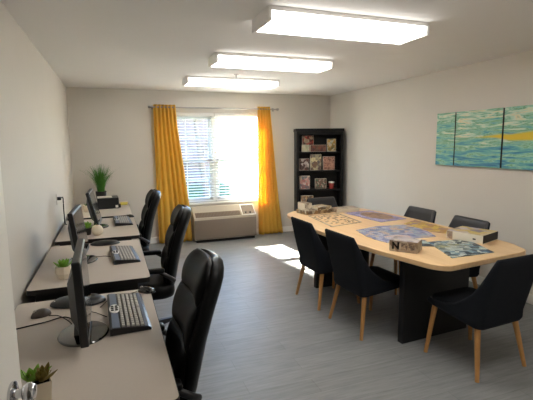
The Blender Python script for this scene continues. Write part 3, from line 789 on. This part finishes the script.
oval_device('flat oval black device with a pale dot behind the largest monitor', -.215, 2.46, R(-6), .29, .17, .04)
oval_device('thin pointed-oval black device at the far edge of the desk with the faceted pot', -.09, 3.90, R(-4), .25, .13, .035, False)

# cables
def cable(label, pts, r=.0032, name='cable'):
    bm = B(); tube(bm, smooth_path(pts, 6), r, 8)
    return tag(finish(name, bm, M['cable'], None, 'all'), label, 'cable')
z = DZ0+.0036
cable('black cable running from the wall to the base of the largest monitor', [(-.525, 2.18, z), (-.455, 2.204, z), (-.352, 2.236, z), (-.27, 2.27, z), (-.205, 2.19, z)])
cable('thin cable from the grey-brown mouse to the largest monitor', [(-.345, 2.318, z), (-.30, 2.30, z), (-.25, 2.22, z), (-.225, 2.16, z)], .0022)
cable('keyboard cable on the desk beside the open door', [(-.065, 2.19, z), (-.085, 2.22, z), (-.13, 2.28, z), (-.20, 2.33, z)], .0022)
cable('mouse cable curving towards the keyboard on the nearest desk', [(.10, 2.52, z), (.06, 2.50, z), (.02, 2.475, z), (-.05, 2.45, z), (-.075, 2.40, z), (-.10, 2.34, z)], .0022)
cable('keyboard cable on the desk with the faceted cream pot', [(-.045, 3.42, z), (-.09, 3.46, z), (-.14, 3.46, z), (-.19, 3.50, z)], .0022)
t = thing('wall_outlet', 'small wall outlet with a black plug above the desks', 'outlet', (XL+.001, 4.86, 1.045))
bm = B(); bbox(bm, (.003, 0, 0), (.006, .07, .115), .002); finish('plate', bm, M['wall'], t)
t = thing('power_cord', 'black power cord hanging from the wall outlet down to the desk', 'cord', (XL+.03, 4.86, 1.05))
bm = B(); bbox(bm, (-.006, 0, 0), (.04, .036, .034), .005); finish('plug', bm, M['black_plastic'], t)
bm = B(); tube(bm, smooth_path([(.006, .01, 0), (.02, .09, 0), (.012, .19, -.07), (.008, .22, -.2), (.01, .23, -.31), (.03, .20, -.316)], 8), .006, 8); finish('cord', bm, M['cable'], t, 'all')

# plants and ornaments on the desks
def leaf(bm, base, ang_, elev, length, width, curl=.3, mi=0, thick=.003):
    """a thick pointed succulent leaf"""
    d_ = Vector((math.cos(ang_), math.sin(ang_), 0)); s_ = Vector((-d_.y, d_.x, 0)); ls = []
    N = 7
    for i in range(N+1):
        f = i/N; e = elev+curl*f
        w_ = width*math.sin(PI*(.18+.82*f))**.8*(1 if f < .95 else .4)+.0008
        c = Vector(base)+d_*(length*f*math.cos(e))+Vector((0, 0, length*f*math.sin(e)))
        n_ = Vector((-d_.x*math.sin(e), -d_.y*math.sin(e), math.cos(e)))
        th = thick*(1-.7*f)+.0006
        ls.append([c-s_*w_/2, c-n_*th, c+s_*w_/2, c+n_*th*.5])
    rings(bm, ls, mi=mi)
def succulent(name, parent, c, r, m, n=18, h=.5, seed=1):
    rn = random.Random(seed); bm = B()
    for i in range(n):
        f = i/n
        leaf(bm, c, i*2.4, R(15+65*f)+rn.uniform(-.1, .1), r*(1.1-.45*f)*rn.uniform(.85, 1.1), r*.42, .25, 0, r*.06)
    return finish(name, bm, m, parent, True)
# succulent in a white square pot on the nearest desk
t = thing('potted_succulent', 'small reddish-green succulent in a pale square pot beside the open door', 'plant', (-.272, 1.53, DZ0), R(12))
bm = B()
sq = lambda s: [(-s, -s), (s, -s), (s, s), (-s, s)]
rings(bm, [[(x, y, z_) for x, y in sq(s)] for s, z_ in ((.028, 0), (.034, .075), (.031, .075), (.029, .062))]); finish('pot', bm, M['cream'], t)
bm = B(); bbox(bm, (0, 0, .062), (.056, .056, .012)); finish('soil', bm, M['soil'], t)
succulent('rosette', t, (.006, 0, .070), .058, M['leaf_red'], 18, seed=4)
succulent('leaf_tuft', t, (-.024, .012, .07), .065, M['leaf2'], 9, seed=5)
# faceted pot, desk two
t = thing('potted_succulent', 'bright green succulent in a faceted cream pot behind the largest monitor', 'plant', (-.335, 2.975, DZ0), R(20))
bm = B(); lathe(bm, [(.001, 0), (.032, 0), (.055, .04), (.048, .085), (.040, .085), (.036, .07), (.001, .07)], 7); finish('pot', bm, M['cream'], t)
succulent('rosette', t, (0, 0, .072), .075, M['leaf2'], 22, seed=6)
bm = B(); lathe(bm, [(.001, .068), (.037, .068), (.037, .074), (.001, .076)], 12); finish('soil', bm, M['soil'], t)
# desk three: plant in dark pot and cream ball
t = thing('potted_succulent', 'green leafy plant in a dark pot beside the round cream ball', 'plant', (-.262, 4.40, DZ0))
bm = B(); lathe(bm, [(.001, 0), (.035, 0), (.048, .07), (.042, .07), (.038, .058), (.001, .058)], 20); finish('pot', bm, M['darkpot'], t, True)
succulent('leaves', t, (0, 0, .06), .085, M['leaf2'], 20, seed=8)
t = thing('round_ornament', 'round cream ball ornament with a dimpled top beside the dark plant pot', 'ornament', (-.165, 4.34, DZ0))
bm = B(); lathe(bm, [(.001, 0), (.022, 0), (.042, .012), (.054, .036), (.054, .058), (.043, .084), (.026, .097), (.014, .098), (.001, .09)], 28)
for v in bm.verts:
    a_ = math.atan2(v.co.y, v.co.x); v.co.x *= 1+.03*math.cos(9*a_); v.co.y *= 1+.03*math.cos(9*a_)
finish('body', bm, M['cream'], t, 'all')
bm = B(); tube(bm, [(0, 0, .09), (.003, .002, .104)], [.006, .004], 8); finish('stub', bm, M['beech'], t)
# desk four
t = thing('potted_grass', 'tall spiky green grass plant in a dark pot in the room corner', 'plant', (-.165, 6.60, DZ0))
bm = B(); lathe(bm, [(.001, 0), (.055, 0), (.078, .20), (.07, .20), (.066, .18), (.001, .18)], 24); finish('pot', bm, M['darkpot'], t, True)
bm = B(); rn = random.Random(12)
for i in range(230):
    a_ = rn.uniform(0, 2*PI); r0 = .05*math.sqrt(rn.random()); ln = rn.uniform(.22, .44); lean = rn.uniform(.02, .66)**1.1
    b0 = Vector((r0*math.cos(a_), r0*math.sin(a_), .18)); d_ = Vector((math.cos(a_), math.sin(a_), 0)); s_ = Vector((-d_.y, d_.x, 0)); ls = []
    for k in range(6):
        f = k/5; w_ = .0045*(1-f**2)+.0006
        c = b0+d_*(ln*lean*f*f)+Vector((0, 0, ln*f*(1-.25*lean*f)))
        ls.append([c-s_*w_, c+d_*.0009, c+s_*w_])
    rings(bm, ls)
finish('foliage', bm, M['grassleaf'], t)
bm = B(); lathe(bm, [(.001, .178), (.066, .178), (.066, .184), (.001, .186)], 20); finish('soil', bm, M['soil'], t)
t = thing('document_box', 'black box with a pale sheet on top in front of the grass plant', 'box', (-.075, 6.26, DZ0), R(2))
bm = B(); bbox(bm, (0, 0, .075), (.28, .30, .15), .008); finish('body', bm, M['black_plastic'], t)
bm = B(); bbox(bm, (-.04, -.02, .153), (.19, .22, .004)); finish('sheet', bm, M['paper'], t)
bm = B(); bbox(bm, (.148, -.08, .03), (.03, .1, .05), .005); finish('side_tray', bm, M['black_plastic'], t)
bm = B(); bbox(bm, (.11, -.151, .03), (.035, .004, .035), .001); finish('front_tag', bm, M['paper'], t)
bm = B(); bbox(bm, (0, 0, .004), (.11, .26, .008), .001); tag(finish('note_pad', bm, M['yellowpad'], None, False, (.14, 6.56, DZ0), (0, 0, R(-4))), 'flat yellow note pad beside the black box on the corner desk', 'note pad')
t = thing('small_pot', 'little cream pot behind the monitor on the corner desk', 'pot', (-.335, 5.93, DZ0))
bm = B(); lathe(bm, [(.001, 0), (.035, 0), (.05, .05), (.045, .09), (.036, .09), (.03, .075), (.001, .075)], 20); finish('body', bm, M['cream'], t, True)
succulent('leaves', t, (0, 0, .078), .05, M['leaf'], 12, seed=15)

# ------------------------------------------------------------------ office chairs
def sup(a, n): return math.copysign(abs(a)**n, a)
def office_chair(label, loc, rz):
    t = thing('office_chair', label, 'chair', loc, rz, 'black leather office chairs at the desks')
    # backrest: sections along a reclined spine
    def spine(f): return (-.225-.165*f+.03*math.sin(PI*f), .47+.62*f)
    def section(f, w_, th, off=0, n=40):
        y, z = spine(f); tl_ = Vector((0, .66, .17)).normalized()
        nrm = Vector((0, .957, .29))
        out = []
        for k in range(n):
            a_ = 2*PI*k/n; cx_, sy_ = sup(math.cos(a_), .55), sup(math.sin(a_), .7)
            curve = .035*(cx_**2)                 # side bolsters come forward
            p = Vector((cx_*w_, y, z))+nrm*(sy_*th+curve+off)
            out.append(p)
        return out
    ls = []
    for f, w_, th in ((0, .16, .02), (.02, .195, .034), (.12, .225, .04), (.3, .248, .045), (.5, .252, .046), (.7, .245, .046), (.83, .232, .045), (.90, .215, .043), (.95, .185, .038), (.985, .14, .028), (1, .085, .012)):
        ls.append(section(f, w_*.95, th))
    bm = B(); rings(bm, ls); bk = finish('backrest', bm, M['leather'], t, 'all')
    for nm, f0, f1, w_, bulge in (('headrest', .70, .985, .20, .05), ('back_cushion', .40, .71, .215, .040), ('lumbar_cushion', .06, .41, .21, .048)):
        ls = []
        for k in range(11):
            f = f0+(f1-f0)*k/10; e = math.sin(PI*(.04+.92*k/10))**.45
            ls.append(section(f, w_*(.9+.1*e)*(1 if f < .86 else 1-.42*((f-.86)/.14)**2), bulge*e+.004, .022))
        bm = B(); rings(bm, ls); finish(nm, bm, M['leather'], t, 'all')
    # seat
    S = loop_pts(.255, .27, -.25, .12)
    bm = B(); rings(bm, [[(x*s_, y*s_, z_) for x, y in S] for s_, z_ in ((.85, .405), (.97, .415), (1, .45), (.985, .485), (.92, .508), (.6, .518), (.2, .515))]); finish('seat', bm, M['leather'], t, 'all')
    # arms
    for s_ in (-1, 1):
        bm = B(); bbox(bm, (s_*.285, -.02, .655), (.062, .30, .036), .016, 3); ar = finish('armrest', bm, M['leather'], t, True)
        bm = B(); tube(bm, smooth_path([(s_*.24, .06, .425), (s_*.288, .07, .47), (s_*.292, .06, .58), (s_*.286, .03, .645)], 5), .018, 10)
        finish('arm_support', bm, M['black_plastic'], ar, True); bm = B()
        tube(bm, smooth_path([(s_*.286, -.13, .645), (s_*.29, -.2, .60), (s_*.25, -.24, .56)], 5), .016, 10); finish('arm_bracket', bm, M['black_plastic'], ar, True)
    # column and star base
    bm = B(); lathe(bm, [(.001, .40), (.07, .40), (.06, .37), (.028, .36), (.028, .20), (.036, .19), (.036, .075), (.001, .075)], 18); finish('gas_column', bm, M['black_plastic'], t, True)
    bm = B(); lathe(bm, [(.001, .13), (.05, .125), (.055, .07), (.001, .068)], 20); finish('hub', bm, M['black_plastic'], t, True)
    for i in range(5):
        a_ = 2*PI*i/5+.3; d_ = Vector((math.cos(a_), math.sin(a_), 0)); s2 = Vector((-d_.y, d_.x, 0)); ls = []
        for rr, w_, z0, z1 in ((.04, .028, .075, .125), (.18, .024, .07, .11), (.31, .018, .066, .088)):
            ls.append([d_*rr-s2*w_+Vector((0, 0, z0)), d_*rr+s2*w_+Vector((0, 0, z0)), d_*rr+s2*w_*.7+Vector((0, 0, z1)), d_*rr-s2*w_*.7+Vector((0, 0, z1))])
        bm = B(); rings(bm, ls); lg = finish('base_leg', bm, M['black_plastic'], t)
        bm = B(); lathe(bm, [(.001, -.022), (.02, -.022), (.0275, -.014), (.0275, .014), (.02, .022), (.001, .022)], 16)
        bmesh.ops.transform(bm, matrix=Matrix.Translation(d_*.30+Vector((0, 0, .0285))) @ Matrix.Rotation(a_, 4, 'Z') @ Matrix.Rotation(R(90), 4, 'X'), verts=bm.verts)
        finish('caster', bm, M['gloss_black'], lg, True)
    return t
oc = office_chair('black leather office chair pushed in at the desk beside the open door', (.045, 1.86, 0), R(90))
dup(oc, (.185, 3.45, 0), R(86), 'black leather office chair drawn back from the desk with the faceted cream pot')
dup(oc, (.09, 4.80, 0), R(90), 'black leather office chair at the desk with the round cream ball')

# ------------------------------------------------------------------ bookshelf
SA = R(-16); SW, SD, SH = .81, .28, 1.84
fr = Vector((3.725, 6.265))                      # front corner near the side wall
ax = Vector((math.cos(SA), math.sin(SA))); 
org = fr-ax*SW
t = thing('bookshelf', 'tall black bookshelf angled across the corner, holding puzzles and books', 'bookshelf', (org.x, org.y, 0), SA)
st = .045
for x in (st/2, SW-st/2):
    bm = B(); bbox(bm, (x, SD/2, SH/2), (st, SD, SH), .003); finish('side_panel', bm, M['shelf'], t)
bm = B(); bbox(bm, (SW/2, SD-.006, SH/2), (SW-.01, .012, SH-.02)); finish('back_panel', bm, M['shelf'], t)
bm = B(); bbox(bm, (SW/2, SD/2, SH-.02), (SW+.02, SD+.01, .05), .004); finish('top_board', bm, M['shelf'], t)
bm = B(); bbox(bm, (SW/2, .012, SH-.07), (SW-.08, .02, .06), .002); finish('top_rail', bm, M['shelf'], t)
LV = [1.455, 1.137, .815, .487, .09]
for zl in LV:
    bm = B(); bbox(bm, (SW/2, SD/2-.004, zl-.0125), (SW-2*st, SD-.02, .025), .002); finish('shelf_board', bm, M['shelf'], t)
def SP(s, d_, z_): 
    p = org+ax*s+Vector((-ax.y, ax.x))*d_; return (p.x, p.y, z_)
def sx_(px): return (px-297)/(344.5-297)*SW
def shelf_item(name, label, cat, s0, s1, lv, h, dep, d0, pal, seed, sc=22, frame=False):
    tt = thing(name, label, cat, SP((s0+s1)/2, d0+dep/2, LV[lv]+.0005), SA)
    w_ = s1-s0
    bm = B(); bbox(bm, (0, 0, h/2), (w_, dep, h), .001); finish('box_body', bm, M['whitebox'] if name != 'book' else M['paper'], tt)
    bm = B(); bbox(bm, (0, -dep/2-.001, h/2), (w_-.006, .002, h-.006)); finish('front_cover', bm, print_mat('cover_%d' % seed, PAL[pal] if isinstance(pal, str) else pal, sc, seed), tt)
    return tt
shelf_item('puzzle_box', 'red and white pictured box on the top shelf of the bookshelf', 'box', sx_(304), sx_(315.5), 0, .275, .04, .12, 'photo1', 61)
shelf_item('puzzle_box', 'small pale green box standing before the red and white box, top shelf', 'box', sx_(303), sx_(310.5), 0, .12, .03, .07, [(196, 196, 150), (220, 216, 190), (120, 130, 80)], 62)
shelf_item('puzzle_box', 'long low reddish-brown box on the top shelf of the bookshelf', 'box', sx_(311.5), sx_(327.5), 0, .115, .05, .06, [(150, 60, 50), (120, 90, 70), (96, 60, 54), (180, 130, 110)], 63)
shelf_item('book', 'upright green-covered book on the top shelf of the bookshelf', 'book', sx_(329), sx_(337.8), 0, .215, .025, .09, 'green', 64)
shelf_item('puzzle_box', 'square puzzle box with a dark and white cover on the second shelf down', 'box', sx_(300.4), sx_(310.5), 1, .20, .05, .07, [(220, 214, 206), (90, 50, 40), (60, 50, 50), (190, 180, 170)], 65)
shelf_item('puzzle_box', 'tall puzzle box with brown top and pale foot, centre of second shelf', 'box', sx_(312), sx_(323), 1, .275, .05, .08, [(150, 110, 70), (90, 80, 90), (220, 206, 160), (60, 50, 46)], 66)
shelf_item('book', 'rosy brown book with a pale lower strip on the second shelf', 'book', sx_(325), sx_(337), 1, .235, .03, .09, 'rose', 67, 40)
shelf_item('puzzle_box', 'white and pink pictured box on the third shelf beside the empty gap', 'box', sx_(301), sx_(311.5), 2, .225, .05, .08, 'photo2', 68)
shelf_item('puzzle_box', 'small pale box with tiny pictures in the centre of the third shelf', 'box', sx_(317), sx_(328.5), 2, .175, .05, .08, [(226, 220, 200), (120, 70, 60), (90, 110, 90), (200, 190, 170)], 69, 34)
tt = thing('red_cup', 'red cup with a pale rim on the third shelf of the bookshelf', 'cup', SP(sx_(334), .11, LV[2]+.0005), SA)
bm = B(); lathe(bm, [(.001, 0), (.036, 0), (.05, .11), (.046, .11), (.034, .008), (.001, .008)], 22); finish('cup_body', bm, M['red'], tt, True)
bm = B(); lathe(bm, [(.0505, .095), (.0525, .112), (.0495, .118), (.046, .112)], 22); finish('cup_rim', bm, M['paper'], tt, True)
shelf_item('puzzle_box', 'tall cream pictured box on the fourth shelf behind the table boxes', 'box', sx_(302.5), sx_(315), 3, .21, .05, .08, [(226, 216, 180), (190, 150, 110), (90, 80, 76), (214, 206, 190)], 70)
shelf_item('puzzle_box', 'wide low whitish box on the fourth shelf behind the end chair', 'box', sx_(320), sx_(338), 3, .12, .1, .06, [(220, 220, 222), (190, 196, 206), (150, 156, 170)], 71)

# ------------------------------------------------------------------ three canvases
PHt = .62
for lb, y0, y1 in (('narrow abstract green and blue canvas of the three, nearest the bookshelf', 3.868, 4.155), ('wide abstract green and blue canvas between the other two', 3.232, 3.852), ('abstract canvas with the broad yellow streak, farthest from the bookshelf', 2.596, 3.212)):
    yc, PW = (y0+y1)/2, y1-y0
    t = thing('art_canvas', lb, 'painting', (XR-.002, yc, 1.63), 0, 'abstract canvases on the side wall')
    bm = B(); bbox(bm, (-.018, 0, 0), (.036, PW-.004, PHt-.004), .002); finish('stretcher', bm, M['darkpot'], t)
    bm = B(); bbox(bm, (-.0375, 0, 0), (.003, PW, PHt), .0008, 1)
    off = yc-3.22
    bmesh.ops.translate(bm, vec=(0, off, 0), verts=bm.verts)
    finish('canvas', bm, M['art'], t, False, (0, -off, 0))

# ------------------------------------------------------------------ outdoors
bm = B(); bbox(bm, (0, 40, -.25), (160, 140, .1)); struct('ground', bm, M['grass'])
bm = B(); bbox(bm, (11.2, 24, -.194), (13, 33, .02)); struct('pavement', bm, M['asphalt'])
t = thing('brick_building', 'brick building seen through the window blinds', 'building', (0, 18.5, -.2))
bm = B(); bbox(bm, (1.95, 4, 3.2), (4.6, 8, 6.4)); finish('low_wing', bm, M['brick'], t)
bm = B(); bbox(bm, (-5.69, .5, 5.7), (12.0, 1.0, 11.4)); finish('sun_block_wing', bm, M['brick'], t)  # unseen wall added to keep the sun off the left window half
bm = B(); bbox(bm, (1.95, 4, 6.48), (4.75, 8.2, .16)); finish('roof_coping', bm, M['roof'], t)
bm = B(); bbox(bm, (-5.69, .5, 11.43), (12.0, 1.04, .06)); finish('roof_coping', bm, M['roof'], t)  # cap of the added sun-blocking wall
t = thing('garden_tree', 'bare slanting tree on the lawn seen through the blinds', 'tree', (2.85, 13.2, -.2))
bm = B(); rn = random.Random(5)
tube(bm, smooth_path([(0, 0, 0), (-.08, 0, .7), (-.20, .05, 1.6), (-.30, .1, 2.6), (-.35, .1, 3.8)], 4), [.13-.1*i/16 for i in range(17)], 10); finish('trunk', bm, M['bark'], t, True)
bm = B()
for i in range(16):
    h0 = .9+2.6*rn.random(); a_ = rn.uniform(0, 6.28); ln = rn.uniform(.7, 1.4); b0 = Vector((-.07-.09*h0, .03*h0, h0))
    tip = b0+Vector((math.cos(a_)*ln*.7, math.sin(a_)*ln*.7, ln*.8)); mid = b0.lerp(tip, .5)+Vector((0, 0, -.06))
    tube(bm, smooth_path([b0, mid, tip], 4), [.03-.024*k/8 for k in range(9)], 6)
finish('branches', bm, M['bark'], t, True)

# ------------------------------------------------------------------ light
w = bpy.data.worlds.new('sky'); bpy.context.scene.world = w; w.use_nodes = True
nt = w.node_tree; sky = nt.nodes.new('ShaderNodeTexSky'); sky.sky_type = 'NISHITA'; sky.sun_disc = False
sky.sun_elevation = R(35); sky.sun_rotation = R(-10); sky.altitude = 100; sky.dust_density = 0; sky.ozone_density = 3; sky.air_density = .8
nt.links.new(sky.outputs[0], nt.nodes['Background'].inputs[0]); nt.nodes['Background'].inputs[1].default_value = .27
ld = bpy.data.lights.new('sun', 'SUN'); ld.energy = 24; ld.angle = R(.55); ld.color = (1, .94, .84)
so = bpy.data.objects.new('sun', ld); C.objects.link(so); so.location = (0, 20, 20)
so.rotation_euler = Vector((.13, -1, -.71)).to_track_quat('-Z', 'Y').to_euler()

# ------------------------------------------------------------------ camera
f, yaw, pitch, roll = 417.666, .353941, .133938, -.0108203
fwd = Vector((math.sin(yaw)*math.cos(pitch), math.cos(yaw)*math.cos(pitch), -math.sin(pitch)))
rt = Vector((math.cos(yaw), -math.sin(yaw), 0)); up = rt.cross(fwd)
r2 = rt*math.cos(roll)+up*math.sin(roll); u2 = -rt*math.sin(roll)+up*math.cos(roll)
cd = bpy.data.cameras.new('camera'); cd.sensor_fit = 'HORIZONTAL'; cd.sensor_width = 36; cd.lens = f/533*36; cd.clip_start = .02; cd.clip_end = 300
co = bpy.data.objects.new('camera', cd); C.objects.link(co)
mw = Matrix((r2, u2, -fwd)).transposed().to_4x4(); mw.translation = (0, 0, 1.6); co.matrix_world = mw
bpy.context.scene.camera = co

sc = bpy.context.scene
sc.view_settings.view_transform = 'Standard'; sc.view_settings.look = 'None'; sc.view_settings.gamma = 1
sc.view_settings.use_curve_mapping = False; sc.view_settings.exposure = 3.3
sc.cycles.use_denoising = True
sc.cycles.max_bounces = 10; sc.cycles.diffuse_bounces = 6; sc.cycles.transparent_max_bounces = 12
sc.cycles.sample_clamp_indirect = 6
